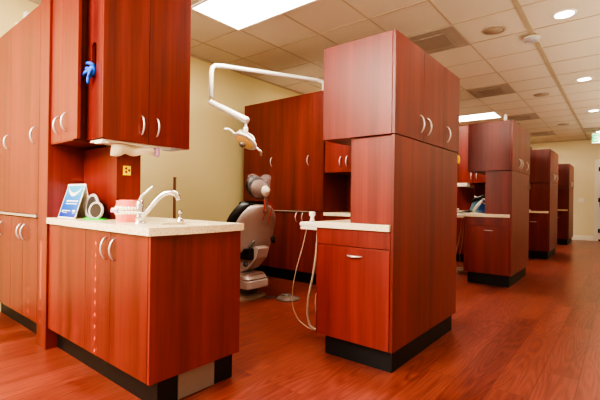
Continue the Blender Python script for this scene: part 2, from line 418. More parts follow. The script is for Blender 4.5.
# --- back cabinets of each operatory
def bay_cabinet(F, label):
    t = thing('storage_cabinet', (-3.6, F, 0), label, 'cabinet', 'tall storage cabinets in the treatment bays')
    X0, X1 = -4.33, -2.885; zt = 2.45
    obj('toe_kick', MB().box(X0, X1, F+.06, F+.5, 0, .148), BLACK, t)
    obj('body', MB().box(X0, X1, F+.022, F+.55, .15, zt), WOOD_IN, t)
    n = 3; xs = [X0, -3.70, -3.25, X1]
    hx = [-3.765, None, -3.115]
    door(t, (X0, -3.70, F, F+.02, .94, zt), (-3.765, F, 1.60), (0, -1, 0))
    door(t, (-3.70, -3.07, F, F+.02, .94, zt), (-3.125, F, 1.59), (0, -1, 0))
    door(t, (-3.07, X1, F, F+.02, .94, zt), None, (0, -1, 0), name='filler_panel')
    door(t, (X0, -3.79, F, F+.02, .15, .925), (-3.84, F, .85), (0, -1, 0))
    door(t, (-3.79, -3.25, F, F+.02, .15, .925), (-3.305, F, .855), (0, -1, 0))
    door(t, (-3.25, -3.05, F, F+.02, .15, .925), (-3.20, F, .855), (0, -1, 0), L=.12)
    door(t, (-3.05, X1, F, F+.02, .15, .925), None, (0, -1, 0), name='filler_panel')
    obj('metal_strip', MB().box(X0, -3.1, F-.018, F+.018, .927, .938), NICKEL, t)
    return t
B1 = bay_cabinet(4.0, 'wide cherry storage cabinet behind the dental chair, reaching near the ceiling')
dup(B1, (-3.6, 7.33, 0), 'tall cherry storage cabinet hidden behind the nearest tower in the second bay')
dup(B1, (-3.6, 10.66, 0), 'tall cherry storage cabinet in the third bay behind the second tower')

def niche_cabinet(F, label):
    t = thing('supply_cabinet', (-2.3, F, 0), label, 'cabinet', 'counter cabinets at the back of the bays')
    X0, X1 = -2.882, -1.75
    obj('toe_kick', MB().box(X0, X1, F+.08, F+.5, 0, .148), BLACK, t)
    obj('base_body', MB().box(X0, X1, F+.022, F+.55, .15, .888), WOOD_IN, t)
    obj('back_panel', MB().box(X0, X1, F+.52, F+.55, .93, 1.42), WOOD_IN, t)
    obj('countertop', MB().box(X0, X1+.01, F-.015, F+.52, .889, .93, .002), STONE, t)
    obj('upper_body', MB().box(X0, X1, F+.022, F+.55, 1.42, 2.45), WOOD_IN, t)
    xs = [X0, -2.60, -2.318, -2.034, X1]
    obj('divider_board', MB().box(-2.33, -2.035, F+.03, F+.05, .9305, 1.4195, .001), WOOD, t)
    for i in range(4):
        s = 1 if i % 2 == 0 else -1
        hx = xs[i+1]-.045 if s > 0 else xs[i]+.045
        door(t, (xs[i], xs[i+1], F, F+.02, 1.42, 2.45), (hx, F, 1.55), (0, -1, 0))
        door(t, (xs[i], xs[i+1], F, F+.02, .15, .76), (hx, F, .68), (0, -1, 0))
        obj('drawer_front', MB().box(xs[i]+.0015, xs[i+1]-.0015, F, F+.02, .763, .886, .001), WOOD, t)
    return t
N1 = niche_cabinet(4.02, 'cherry upper cabinets over a cream counter, seen in the gap of the nearest tower')
dup(N1, (-2.3, 7.35, 0), 'cherry upper cabinets with counter in the second bay, left of the second tower')
dup(N1, (-2.3, 10.68, 0), 'cherry upper cabinets with counter in the third bay, behind the second tower')

# --- left run: tall units
F = 1.04
t = thing('tall_cabinet', (-3.95, F, 0), 'tall cherry cabinet at the left edge with upper and lower doors', 'cabinet')
X0, X1 = -4.48, -3.314
obj('toe_kick', MB().box(X0, X1, F+.075, F+.55, 0, .148), BLACK, t)
obj('body', MB().box(X0, X1, F+.022, F+.6, .15, 2.49), WOOD_IN, t)
for a, b, hx in ((X0, -3.985, -4.045), (-3.985, X1, -3.405)): door(t, (a, b, F, F+.02, .945, 2.49), (hx, F, 1.535), (0, -1, 0))
for a, b, hx in ((X0, -4.225, -4.27), (-4.225, -3.93, -4.18), (-3.93, -3.636, -3.683), (-3.636, X1, -3.59)): door(t, (a, b, F, F+.02, .15, .915), (hx, F, .80), (0, -1, 0))
obj('metal_strip', MB().box(X0, X1-.01, F-.012, F+.02, .924, .942), NICKEL, t)
t = thing('gable_post', (-3.29, F, 0), 'full height cherry filler post between tall cabinet and sink counter', 'cabinet panel')
obj('post', MB().box(-3.312, -3.135, F, F+.62, 0, 2.78, .002), WOOD, t)
# overhead unit with two doors facing the aisle front
F2 = 1.055
t = thing('overhead_cabinet', (-2.97, F2, 1.45), 'pale-lit cherry overhead cabinet with two doors above the brochure', 'cabinet')
obj('body', MB().box(-3.133, -2.752, F2+.022, 1.62, 1.452, 2.78), WOOD_IN, t)
obj('bottom_panel', MB().box(-3.133, -2.752, F2+.003, 1.62, 1.444, 1.4515), WOOD, t)
door(t, (-3.133, -2.94, F2, F2+.02, 1.45, 2.78), (-3.0, F2, 1.565), (0, -1, 0))
door(t, (-2.94, -2.69, F2, F2+.02, 1.45, 2.78), (-2.868, F2, 1.575), (0, -1, 0))
# corner unit with glove slot and doors facing +x
t = thing('overhead_cabinet', (-2.6, 1.13, 1.45), 'dark cherry overhead cabinet over the sink with blue gloves poking from its side', 'cabinet')
gx, gz = -2.635, 1.965
slot = [(gx-.03*math.cos(a), gz+.075+.03*math.sin(a)) for a in [PI*i/8 for i in range(9)]] + [(gx+.03*math.cos(a), gz-.075-.03*math.sin(a)) for a in [PI*i/8 for i in range(9)]]
obj('glove_slot_panel', MB().prism([(-2.745, 1.45), (-2.53, 1.45), (-2.53, 2.78), (-2.745, 2.78)], 1.13, 1.15, slot, lambda u, v, w: (u, w, v)), WOOD, t)
obj('body', MB().box(-2.745, -2.532, 1.26, 1.77, 1.452, 2.78).box(-2.745, -2.735, 1.151, 1.26, 1.452, 2.78).box(-2.55, -2.532, 1.151, 1.26, 1.452, 2.78), WOOD_IN, t)
obj('bottom_panel', MB().box(-2.745, -2.51, 1.151, 1.77, 1.443, 1.4515), WOOD, t)
door(t, (-2.53, -2.51, 1.13, 1.44, 1.45, 2.78), (-2.51, 1.391, 1.565), (1, 0, 0))
door(t, (-2.53, -2.51, 1.44, 1.77, 1.45, 2.78), (-2.51, 1.502, 1.565), (1, 0, 0))
# glove box + gloves
t = thing('glove_box', (gx, 1.2, 1.86), 'box of blue gloves with shade-black carton inside the slot of the overhead cabinet', 'glove box')
obj('carton', MB().box(gx-.05, gx+.05, 1.156, 1.25, 1.85, 2.09, .003), DARK, t)  # near-black colour stands for the shade inside the glove slot
def glove_finger(m, c, pts, r0): m.tube([Vector(c)+Vector(p) for p in pts], [r0*k for k in (1, 1.1, 1, .9, .55)][:len(pts)], 8)
m = MB(); c = (gx, 1.14, 1.885)
m.ball((gx, 1.12, 1.885), .03, (1.1, .8, 1.2))
for pts in ([(0, 0, 0), (-.03, -.03, .02), (-.06, -.035, .025), (-.085, -.03, .02)], [(0, 0, 0), (-.02, -.04, .0), (-.05, -.05, -.01), (-.075, -.045, -.03)],
            [(0, 0, -.01), (0, -.04, -.03), (-.01, -.045, -.065), (-.015, -.04, -.09)], [(.01, 0, 0), (.02, -.035, .01), (.02, -.05, -.03), (.01, -.05, -.055)],
            [(0, 0, .03), (-.01, -.03, .05), (-.04, -.035, .055), (-.065, -.03, .05)]):
    m.tube([Vector(c)+Vector(p) for p in pts], [.013, .014, .012, .006], 8)
obj('gloves', m, BLUE, t, smooth=True, subd=1)
# niche back panel carrying radiation sign
t = thing('support_wall_cabinet', (-2.9, 1.3, .93), 'narrow cherry divider under the overhead cabinet carrying the yellow sign', 'cabinet panel')
t.name = 'counter_divider'; ORG[t.name] = (-2.9, 1.3, .93)
obj('divider_board', MB().box(-3.133, -2.625, 1.28, 1.45, .9305, 1.4295, .002), WOOD, t)
t = thing('warning_sign', (-2.623, 1.32, 1.26), 'small yellow radiation warning sign on the dark cherry divider', 'sign')
sy, sz, hw = 1.350, 1.262, .027
obj('sign_plate', MB().box(-2.6245, -2.621, sy-hw, sy+hw, sz-.032, sz+.032, .0008), YEL, t)
m = MB()
for k in range(3):
    a0 = PI/2 + PI/3 + k*2*PI/3 - PI/6 - PI/6
    pts = [(sy+.006*math.cos(a0+PI/3*i/5), sz+.002+.006*math.sin(a0+PI/3*i/5)) for i in range(6)] + [(sy+0.020*math.cos(a0+PI/3*i/5), sz+.002+0.020*math.sin(a0+PI/3*i/5)) for i in reversed(range(6))]
    m.prism(pts, -2.6212, -2.6195, None, lambda u, v, w: (w, u, v))
obj('trefoil', m, DRED, t)
# --- sink base + counter
t = thing('sink_cabinet', (-2.5, 1.05, 0), 'long cherry base cabinet under the sink counter with steel kick plate', 'cabinet')
SF, SB, SR, SL = 1.052, 1.645, -1.80, -3.133
obj('toe_kick', MB().box(SL, SR-.03, SF+.065, SB-.03, 0, .148), BLACK, t)
obj('body', MB().box(SL, SR-.022, SF+.022, SB-.005, .15, .775), WOOD_IN, t)
door(t, (SL, -2.535, SF, SF+.02, .15, .886), None, (0, -1, 0), name='fixed_panel')
door(t, (-2.535, -2.215, SF, SF+.02, .15, .886), (-2.27, SF, .79), (0, -1, 0))
door(t, (-2.215, SR-.022, SF, SF+.02, .15, .886), (-2.165, SF, .79), (0, -1, 0))
obj('side_panel', MB().box(SR-.020, SR, SF, SB, .15, .888, .0015), WOOD, t)
obj('kick_plate', MB().box(SR-.030, SR-.022, 1.235, 1.475, .004, .146, .001), STEEL, t)
# countertop with bowed end and sink hole
sx, syy, sr = -1.965, 1.375, .135
outer = [(SL+.0, 1.035), (-1.79, 1.035)]
n = 12
for i in range(n+1):
    u = i/n; y = 1.035+.012 + (1.66-1.047)*u
    outer.append((-1.783 + .045*math.sin(PI*u)**.8*.6 - .004, y))
outer += [(-1.80, 1.665), (SL, 1.665)]
hole = [(sx+sr*math.cos(2*PI*k/32), syy+sr*math.sin(2*PI*k/32)) for k in range(32)]
t = tag(obj('countertop', MB().prism(outer, .889, .930, hole), STONE, loc=(-2.5, 1.05, .889)), 'cream speckled stone countertop with rounded end holding the sink', 'countertop')
t = thing('sink', (sx, syy, .80), 'round undermount sink basin in the cream counter', 'sink')
obj('basin', MB().lathe((sx, syy, 0), [(sr, .888), (sr-.004, .86), (sr-.02, .80), (.06, .785), (.02, .783), (.02, .781), (.07, .781), (sr-.012, .795), (sr+.004, .86), (sr+.01, .888)], 32, cap=False), OFFW, t, smooth=True)
obj('drain', MB().lathe((sx, syy, 0), [(.021, .782), (.021, .787), (.001, .787)], 24), CHROME, t, smooth=True)
# make room for the basin inside the base cabinet is implied by its open carcass
# faucet
fx, fy = -2.115, 1.165
t = thing('faucet', (fx, fy, .93), 'chrome gooseneck faucet with raised lever on the counter', 'faucet')
obj('base_plate', MB().lathe((fx, fy, 0), [(.032, .930), (.032, .937), (.024, .942)], 24), CHROME, t, smooth=True)
obj('body', MB().lathe((fx, fy, 0), [(.023, .94), (.020, .97), (.019, 1.01), (.022, 1.04), (.016, 1.06), (.004, 1.068)], 24), CHROME, t, smooth=True)
dv = Vector((.73, .68, 0)).normalized()
pts = []
P0 = Vector((fx, fy, .955)); 
ctrl = [(.0, .0), (.035, .035), (.08, .085), (.125, .13), (.165, .152), (.2, .155), (.228, .14), (.24, .112)]
for u, v in ctrl: pts.append(P0 + dv*u*.9 + Vector((0, 0, v)))
def smooth_pts(P, k=4):
    P = [Vector(p) for p in P]; out = []
    for i in range(len(P)-1):
        a, b, c, d_ = P[max(i-1, 0)], P[i], P[i+1], P[min(i+2, len(P)-1)]
        for j in range(k):
            s = j/k; out.append(.5*((2*b)+(c-a)*s+(2*a-5*b+4*c-d_)*s*s+(3*b-a-3*c+d_)*s**3))
    out.append(P[-1]); return out
sp = smooth_pts(pts)
obj('spout', MB().tube(sp, [.0125+.003*(i/len(sp)) for i in range(len(sp))], 14), CHROME, t, smooth=True)
lv = smooth_pts([(fx, fy, 1.055), (fx+.004, fy+.004, 1.08), (fx+.03, fy+.025, 1.112), (fx+.058, fy+.048, 1.145)])
obj('lever', MB().tube(lv, [.008-.002*(i/len(lv)) for i in range(len(lv))], 10), CHROME, t, smooth=True)
# soap dispenser
dx_, dy_ = -2.10, 1.42
t = thing('soap_dispenser', (dx_, dy_, .93), 'small chrome soap pump behind the sink', 'soap dispenser')
obj('collar', MB().lathe((dx_, dy_, 0), [(.024, .93), (.022, .94), (.012, .95), (.010, .985)], 20), CHROME, t, smooth=True)
obj('nozzle', MB().tube(smooth_pts([(dx_, dy_, .98), (dx_, dy_, 1.0), (dx_+.02, dy_-.015, 1.005), (dx_+.045, dy_-.03, .995)]), .006, 8).lathe((dx_, dy_, 0), [(.012, .985), (.013, 1.0), (.006, 1.008)], 16), CHROME, t, smooth=True)

# paper towel dispenser under corner unit
t = thing('towel_dispenser', (-2.52, 1.4, 1.38), 'white under-cabinet paper towel tray with towel hanging down', 'towel dispenser')
obj('tray', MB().box(-2.69, -2.522, 1.135, 1.62, 1.430, 1.4425, .002), OFFW, t)
obj('end_bracket', MB().box(-2.62, -2.518, 1.132, 1.175, 1.418, 1.4295, .003), WHITE, t)
m = MB(); rr = []
for i in range(25):
    u = i/24; y = 1.20 + .30*u
    dep = .078*(1-.45*u) + .008*math.sin(u*14); x = -2.545 + .012*math.sin(u*9)
    rr.append([Vector((x, y, 1.424)), Vector((x+.012, y, 1.40)), Vector((x+.005, y, 1.424-dep*.6)), Vector((x+.015*math.sin(u*11), y, 1.424-dep)), Vector((x-.003+.015*math.sin(u*11), y, 1.424-dep)), Vector((x+.0, y, 1.424-dep*.6)), Vector((x+.007, y, 1.40)), Vector((x-.004, y, 1.424))])
m.rings(rr)
obj('paper_towel', m, plain('cream_towel', (226, 214, 184), .85), t, smooth=True)
obj('purple_knob', MB().lathe((-2.545, 1.525, 0), [(.02, 1.4295), (.02, 1.395), (.017, 1.372), (.006, 1.369)], 20), PURPLE, t, smooth=True)

# ------------------------------------------------------------------ counter items

t = thing('tent_card', (-3.0, 1.17, .93), 'blue folded tent card with a white smile picture on the counter', 'brochure stand')
a = Vector((-3.128, 1.105, .931)); b = Vector((-2.862, 1.115, .931)); up = Vector((.012, .065, .238))
fn = (b-a).cross(up).normalized()
def quad_slab(q, nrm, th):
    return MB().rings([[Vector(p) for p in q], [Vector(p)+nrm*th for p in q]])
def on_card(u, v, e=.0): return a + (b-a)*u + up*v + fn*e
obj('card', quad_slab([a, b, b+up, a+up], -fn, .003).rings([[a+Vector((0, .118, 0)), b+Vector((0, .118, 0)), b+up, a+up], [a+Vector((0, .115, 0)), b+Vector((0, .115, 0)), b+up-Vector((0, .003, 0)), a+up-Vector((0, .003, 0))]]), PAPER, t)
obj('printed_face', quad_slab([on_card(.035, .03), on_card(.965, .03), on_card(.965, .95), on_card(.035, .95)], fn, .0008), BROCH, t)
m = MB()   # smiling arch
N = 16; up_, lo_ = [], []
for i in range(N+1):
    x = -1+2*i/N
    up_.append((.5+.40*x, .74+.17*x*x)); lo_.append((.5+.40*x, .70+.20*x*x-.07*(1-x*x)+(.012 if i % 2 else -.004)))
m.prism(lo_ + up_[::-1], .001, .002, None, lambda u, v, w_: tuple(on_card(u, v, w_)))
for (u0, u1, v0, v1) in ((.24, .88, .475, .515), (.24, .86, .405, .43), (.24, .60, .20, .225), (.24, .45, .15, .165), (.74, .90, .185, .235), (.76, .90, .14, .155), (.16, .22, .16, .23)):
    m.prism([(u0, v0), (u1, v0), (u1, v1), (u0, v1)], .001, .002, None, lambda u, v, w_: tuple(on_card(u, v, w_)))
obj('white_print', m, PAPER, t)

# two hand mirrors
def hand_mirror(c, r, tilt, yaw, label, loc_z):
    t = thing('hand_mirror', (c[0], c[1], .93), label, 'mirror', 'hand mirrors')
    R = Matrix.Rotation(yaw, 3, 'Z') @ Matrix.Rotation(tilt, 3, 'X')
    def ring(r0, r1, d):
        m = MB(); m.lathe((0, 0, 0), [(r1, -d), (r0, -d), (r0+.002, 0), (r0, d), (r1, d), (r1-.002, 0), (r1, -d)], 28, axis='y', cap=False, sy=1)
        bmesh.ops.transform(m.bm, matrix=Matrix.Translation(c) @ R.to_4x4(), verts=m.bm.verts); return m
    obj('rim', ring(r, r*.80, .007), GREYR, t, smooth=True)
    m = MB().lathe((0, 0, 0), [(.0001, -.003), (r*.81, -.003), (r*.81, .003), (.0001, .003)], 28, axis='y')
    bmesh.ops.transform(m.bm, matrix=Matrix.Translation(c) @ R.to_4x4(), verts=m.bm.verts)
    obj('glass', m, GLASS, t)
    return t, R
t, R = hand_mirror((-2.80, 1.20, 1.016), .084, -.12, .05, 'larger oval grey hand mirror leaning beside the blue tent card', .93)
t, R = hand_mirror((-2.68, 1.175, .990), .058, -.12, .38, 'smaller white-rimmed round mirror standing in the green base', .93)
t = thing('mirror_tray', (-2.70, 1.2, .93), 'bright green flat tray under the hand mirrors', 'tray')
pts = [(-2.72+.115*math.cos(2*PI*i/24)*(1+.1*math.cos(4*PI*i/24)), 1.185+.055*math.sin(2*PI*i/24)) for i in range(24)]
obj('dish', MB().prism(pts, .9305, .936), GREEN, t)
obj('rim', MB().tube([(x, y, .937) for x, y in pts] + [(pts[0][0], pts[0][1], .937)], .003, 6), GREEN, t, smooth=True)

# teeth model with toothbrush
tc = Vector((-2.375, 1.215, 0))
t = thing('teeth_model', (tc.x, tc.y, .93), 'large pink gum and ivory teeth model beside the faucet', 'teeth model')
def arch(w_, d, n=20): return [(tc.x + w_*math.cos(PI+PI*i/n), tc.y+.03 + d*math.sin(PI+PI*i/n)) for i in range(n+1)]
def horseshoe(wo, do, wi, di, z0, z1):
    o_ = arch(wo, do); i_ = arch(wi, di)
    return MB().prism(o_ + [(tc.x+wo, tc.y+.065), (tc.x+wi, tc.y+.065)] + i_[::-1] + [(tc.x-wi, tc.y+.065), (tc.x-wo, tc.y+.065)], z0, z1)
obj('lower_gum', horseshoe(.088, .078, .045, .035, .931, .976), PINK, t)
obj('upper_gum', horseshoe(.088, .078, .045, .035, 1.016, 1.060), PINK, t)
obj('upper_backing', MB().box(tc.x-.088, tc.x+.088, tc.y+.0, tc.y+.075, 1.045, 1.064, .006), PINK, t)
obj('hinge', MB().box(tc.x-.02, tc.x+.02, tc.y+.066, tc.y+.078, .94, 1.05, .003), STEEL, t)
for nm, zc, sg in (('lower_teeth', .989, 1), ('upper_teeth', 1.008, -1)):
    m = MB()
    for i in range(14):
        a_ = PI + PI*(i+.5)/14
        p = (tc.x+.082*math.cos(a_), tc.y+.03+.075*math.sin(a_), zc - sg*.004)
        m.ball(p, .0135, (.85, .85, 1.25 if 4 < i < 9 else 1.0))
    obj(nm, m, TOOTH, t, smooth=True)
t = thing('toothbrush', (-2.2, 1.11, .99), 'white toothbrush held between the jaws of the teeth model', 'toothbrush')
obj('brush_grip', MB().tube([(-2.25, 1.108, .998), (-2.2, 1.110, .998), (-2.1, 1.118, .998), (-1.98, 1.122, .996)], [.0045, .0035, .0035, .004], 10), WHITE, t, smooth=True)
obj('brush_head', MB().box(-2.325, -2.245, 1.098, 1.116, .990, 1.006, .004), PURPLE, t)
obj('bristles', MB().box(-2.32, -2.25, 1.101, 1.113, 1.0065, 1.016, .002), PAPER, t)

# ------------------------------------------------------------------ dental chair (faces -x)
cy = 3.03
t = thing('dental_chair', (-3.4, cy, 0), 'taupe and black dental chair seen from behind its backrest', 'dental chair')
def rrect(x0, x1, y0, y1, r, n=6):
    P = []
    for cx_, cy_, a0 in ((x1-r, y1-r, 0), (x0+r, y1-r, PI/2), (x0+r, y0+r, PI), (x1-r, y0+r, 3*PI/2)):
        for i in range(n+1): P.append((cx_+r*math.cos(a0+PI/2*i/n), cy_+r*math.sin(a0+PI/2*i/n)))
    return P
def rlayers(m, L):
    return m.rings([[Vector((p[0], p[1], z)) for p in rrect(x0, x1, y0, y1, r)] for (x0, x1, y0, y1, r, z) in L])
obj('base_plate', rlayers(MB(), [(-4.05, -3.06, cy-.23, cy+.23, .14, 0), (-4.05, -3.06, cy-.23, cy+.23, .14, .022), (-4.0, -3.12, cy-.19, cy+.19, .12, .05), (-3.9, -3.2, cy-.15, cy+.15, .1, .062)]), plain('base_grey', (150, 128, 112), .45), t)
obj('lift_column', rlayers(MB(), [(-3.75, -3.12, cy-.11, cy+.11, .05, .06), (-3.75, -3.10, cy-.12, cy+.12, .05, .13)]), GREYP, t)
obj('lower_cover', rlayers(MB(), [(-3.8, -3.02, cy-.15, cy+.15, .05, .125), (-3.8, -3.0, cy-.16, cy+.16, .06, .14), (-3.8, -3.0, cy-.16, cy+.16, .06, .205), (-3.8, -3.02, cy-.15, cy+.15, .05, .215)]), SHELLM, t)
obj('upper_cover', rlayers(MB(), [(-3.8, -3.04, cy-.15, cy+.15, .05, .216), (-3.8, -3.02, cy-.16, cy+.16, .06, .23), (-3.8, -3.06, cy-.16, cy+.16, .06, .262), (-3.8, -3.05, cy-.13, cy+.13, .05, .28)]), SHELLM, t)
obj('pivot_bracket', MB().prism([(-3.45, .28), (-3.24, .27), (-3.10, .34), (-2.98, .46), (-2.95, .56), (-3.02, .58), (-3.10, .48), (-3.22, .41), (-3.45, .42)], cy-.08, cy+.08, None, lambda u, v, w_: (u, w_, v)), SHELLM, t)
obj('linkage_arm', MB().tube([(-3.25, cy-.12, .44), (-3.05, cy-.13, .56), (-2.98, cy-.12, .64)], .016, 8), GREYP, t, smooth=True)
obj('pivot_block', MB().box(-3.35, -3.02, cy-.17, cy+.1, .44, .56, .02), UPH, t)
for y in (cy-.155,): obj('pivot_cap', MB().lathe((-3.14, cy-.08, .38), [(.03, 0), (.028, -.015), (.001, -.018)], 20, axis='y'), GREYP, t, smooth=True)
obj('seat_pan', rlayers(MB(), [(-4.35, -3.15, cy-.2, cy+.2, .1, .50), (-4.4, -3.12, cy-.25, cy+.25, .12, .54), (-4.4, -3.12, cy-.25, cy+.25, .12, .56)]), SHELLM, t)
obj('seat_cushion', rlayers(MB(), [(-4.41, -3.12, cy-.26, cy+.26, .13, .56), (-4.43, -3.1, cy-.28, cy+.28, .14, .60), (-4.41, -3.12, cy-.26, cy+.26, .13, .645), (-4.35, -3.18, cy-.2, cy+.2, .1, .66)]), UPH, t, subd=1)
# backrest
S_ = [(0, -3.08, .50, .28), (.08, -3.065, .55, .31), (.3, -3.04, .67, .315), (.52, -3.01, .78, .31), (.72, -2.965, .88, .285), (.86, -2.94, .95, .225), (.95, -2.925, 1.0, .165), (1, -2.92, 1.02, .11)]
def back_sheet(off, extra, thick, curl, top=0):
    m = MB(); rr = []
    U = [-1, -.85, -.6, -.3, 0, .3, .6, .85, 1]
    for s_, x, z, hw_ in S_:
        hw_ += extra; z += top*s_
        f = [Vector((x+off - curl*abs(u)**2.2, cy+u*hw_, z)) for u in U]
        bk = [Vector((x+off - thick*(1-.55*abs(u)**3) - curl*abs(u)**2.2, cy+u*hw_, z+.25*thick)) for u in U]
        rr.append(f + bk[::-1])
    return m.rings(rr)
obj('back_shell', back_sheet(0, 0, .05, .07), SHELLM, t, subd=2)
obj('back_cushion', back_sheet(-.065, .035, .08, .09, .03), UPH, t, subd=2)
obj('headrest_bar', MB().box(-2.945, -2.925, cy-.018, cy+.018, .93, 1.13, .004), STEEL, t)
hd = obj('headrest', MB().ball((-3.01, cy-.02, 1.19), .11, (.6, 1.15, .95), Matrix.Rotation(-.25, 3, 'Y')), plain('headrest_taupe', (140, 118, 106), .5), t, smooth=True)
obj('headrest_band', MB().ball((-3.055, cy-.025, 1.215), .122, (.55, 1.2, 1.0), Matrix.Rotation(-.25, 3, 'Y')), UPH, hd, smooth=True)
obj('headrest_knob', MB().lathe((-2.945, cy-.005, 1.165), [(.058, 0), (.058, .022), (.045, .034), (.03, .036), (.026, .052), (.001, .054)], 24, axis='x'), OFFW, hd, smooth=True)
# clear cover with pinched corners
m = MB(); rr = []
for i in range(17):
    a_ = -1+2*i/16; rr.append([])
    for k in range(24):
        th = 2*PI*k/24; w_ = math.sqrt(max(0, 1-a_*a_))**.7
        ear = .06*max(0, math.cos(th-PI*.27))**22 + .06*max(0, math.cos(th-PI*.73))**22
        rr[-1].append(Vector((-3.015+.08*a_, cy-.02+(.15*w_+ear)*math.cos(th)+.004*math.sin(9*th), 1.195+(.122*w_+ear*1.5)*math.sin(th)+.004*math.cos(7*th))))
fm = NT('crinkled_clear_film'); fm.b.inputs['Base Color'].default_value = (.55, .5, .5, 1); fm.b.inputs['Roughness'].default_value = .12; fm.b.inputs['Alpha'].default_value = .22
tcx = fm.n('ShaderNodeTexCoord'); nx = fm.n('ShaderNodeTexNoise'); nx.inputs['Scale'].default_value = 28; fm.l(tcx.outputs['Object'], nx.inputs['Vector']); fm.bump(nx.outputs[0], .9, .02)
tag(obj('plastic_cover', m.rings(rr), fm.m, t, smooth=True), 'crinkled clear plastic cover over the headrest')
for y, z1, z0 in ((cy-.07, 1.08, .94), (cy-.055, 1.02, .86), (cy+.03, 1.06, .80)):
    obj('red_tie', MB().tube(smooth_pts([(-2.93, y*.5+cy*.5, z1), (-2.875, y, z1-.05), (-2.872-.1*(1.0-z0)*1.0, y+.004, (z0+z1)/2), (-2.885-.28*(1.0-z0), y, z0)]), .0045, 6), REDC, t, smooth=True)
obj('recline_knob', MB().ball((-2.975, cy+.17, .64), .032, (.8, 1, 1.3)), UPH, t, smooth=True)
for s in (-1, 1):
    obj('armrest', MB().tube(smooth_pts([(-3.2, cy+s*.30, .60), (-3.22, cy+s*.33, .70), (-3.3, cy+s*.33, .76), (-3.6, cy+s*.33, .77)]), .024, 10), UPH, t, smooth=True)
obj('shoulder_grip', MB().tube(smooth_pts([(-3.00, cy-.12, 1.02), (-3.10, cy-.14, 1.04), (-3.20, cy-.12, 1.03), (-3.17, cy-.06, 1.0)]), .016, 8), UPH, t, smooth=True)

# foot pedals
def pedal(c, label, r=.125):
    t = thing('foot_pedal', (c[0], c[1], 0), label, 'foot pedal')
    obj('disc', MB().lathe((c[0], c[1], 0), [(r, 0), (r+.004, .008), (r*.95, .018), (r*.6, .03), (r*.5, .034), (.001, .035)], 32), plain('pedal_grey', (112, 96, 84), .45), t, smooth=True)
    obj('hub_cap', MB().lathe((c[0]-.03, c[1], 0), [(.05, .03), (.045, .05), (.001, .054)], 24), GREYP, t, smooth=True)
    return t
t = pedal((-2.81, 3.27), 'round grey foot pedal on the floor beside the dental chair')
obj('cable', MB().tube(smooth_pts([(-2.93, 3.25, .012), (-3.0, 3.2, .008), (-3.03, 3.16, .008), (-3.05, 3.15, .010)]), .006, 8), GREYP, t, smooth=True)

# overhead operating light
t = thing('operating_light', (-2.98, 4.12, 2.45), 'white jointed operating light arm hanging over the dental chair', 'dental light')
A = Vector((-2.985, 4.12, 2.45))
P = [(-2.985, 4.12, 2.452), (-2.985, 4.12, 2.56), (-2.995, 4.10, 2.595), (-3.03, 4.03, 2.607)]
Q = [(-3.58, 2.95, 2.605), (-3.612, 2.88, 2.598), (-3.628, 2.85, 2.57), (-3.633, 2.84, 2.52), (-3.633, 2.84, 2.24)]
obj('flange', MB().lathe((-2.985, 4.12, 0), [(.06, 2.451), (.06, 2.462), (.03, 2.475)], 24), WHITE, t, smooth=True)
obj('overhead_arm', MB().tube([Vector(p) for p in P] + [Vector(p) for p in Q], [.024]*4+[.026, .027, .027, .027, .026], 16), WHITE, t, smooth=True)
obj('swivel_joint', MB().lathe((-3.633, 2.84, 0), [(.014, 2.25), (.014, 2.20), (.026, 2.20), (.026, 2.17), (.001, 2.168)], 16), CHROME, t, smooth=True)
L0, L1 = Vector((-3.66, 2.835, 2.185)), Vector((-3.19, 3.0, 1.935))
obj('spring_arm', MB().tube([L0, L0.lerp(L1, .03), L0.lerp(L1, .5), L0.lerp(L1, .97), L1], [.02, .032, .036, .040, .03], 16), WHITE, t, smooth=True)
N_ = Vector((-3.215, 2.99, 0))
obj('drop_stem', MB().lathe((N_.x, N_.y, 0), [(.016, 1.93), (.016, 1.87), (.027, 1.865), (.027, 1.80), (.012, 1.795)], 16), WHITE, t, smooth=True)
eR, eF = Vector((.776, .631, 0)), Vector((-.631, .776, 0))
xl = eR*math.cos(.5) - Vector((0, 0, 1))*math.sin(.5); z0_ = eR*math.sin(.5) + Vector((0, 0, 1))*math.cos(.5)
zl = z0_*math.cos(.62) + eF*math.sin(.62); yl = zl.cross(xl)
HR = Matrix((xl, yl, zl)).transposed()
hc = Vector((-3.215, 2.99, 1.725))
def W(p): return hc + HR @ Vector(p)
def xf(m): bmesh.ops.transform(m.bm, matrix=Matrix.Translation(hc) @ HR.to_4x4(), verts=m.bm.verts); return m
hd = obj('lamp_head', xf(MB().lathe((0, 0, 0), [(.128, -.028), (.138, -.022), (.134, .002), (.10, .026), (.05, .036), (.001, .038)], 28, sx=1.05, sy=.72)), WHITE, t, smooth=True)
obj('reflector', xf(MB().lathe((0, 0, 0), [(.108, -.026), (.09, -.045), (.05, -.058), (.001, -.06)], 28, sx=1.05, sy=.72)), AMBER, hd, smooth=True)
obj('bulb_shield', xf(MB().lathe((0, 0, 0), [(.028, -.060), (.028, -.085), (.02, -.095), (.001, -.096)], 16, sx=1.3)), STEEL, hd, smooth=True)
obj('yoke', MB().tube(smooth_pts([W((-.10, -.02, .03)), W((-.11, 0, .085)), W((-.03, 0, .10)), W((.05, 0, .09)), W((.08, 0, .045))]), .0135, 10), WHITE, t, smooth=True)
hh = obj('handle', MB().tube(smooth_pts([W((-.14, 0, .0)), W((-.20, -.01, .015)), W((-.235, -.015, .0)), W((-.25, -.015, -.03))]), [.012]*13, 10), WHITE, t, smooth=True)
obj('handle', MB().tube(smooth_pts([W((.15, 0, -.01)), W((.19, 0, -.03)), W((.20, .0, -.035))]), .011, 8).tube([W((.20, -.045, -.06)), W((.215, 0, -.04)), W((.225, .055, -.03))], .013, 8), WHITE, t, smooth=True)

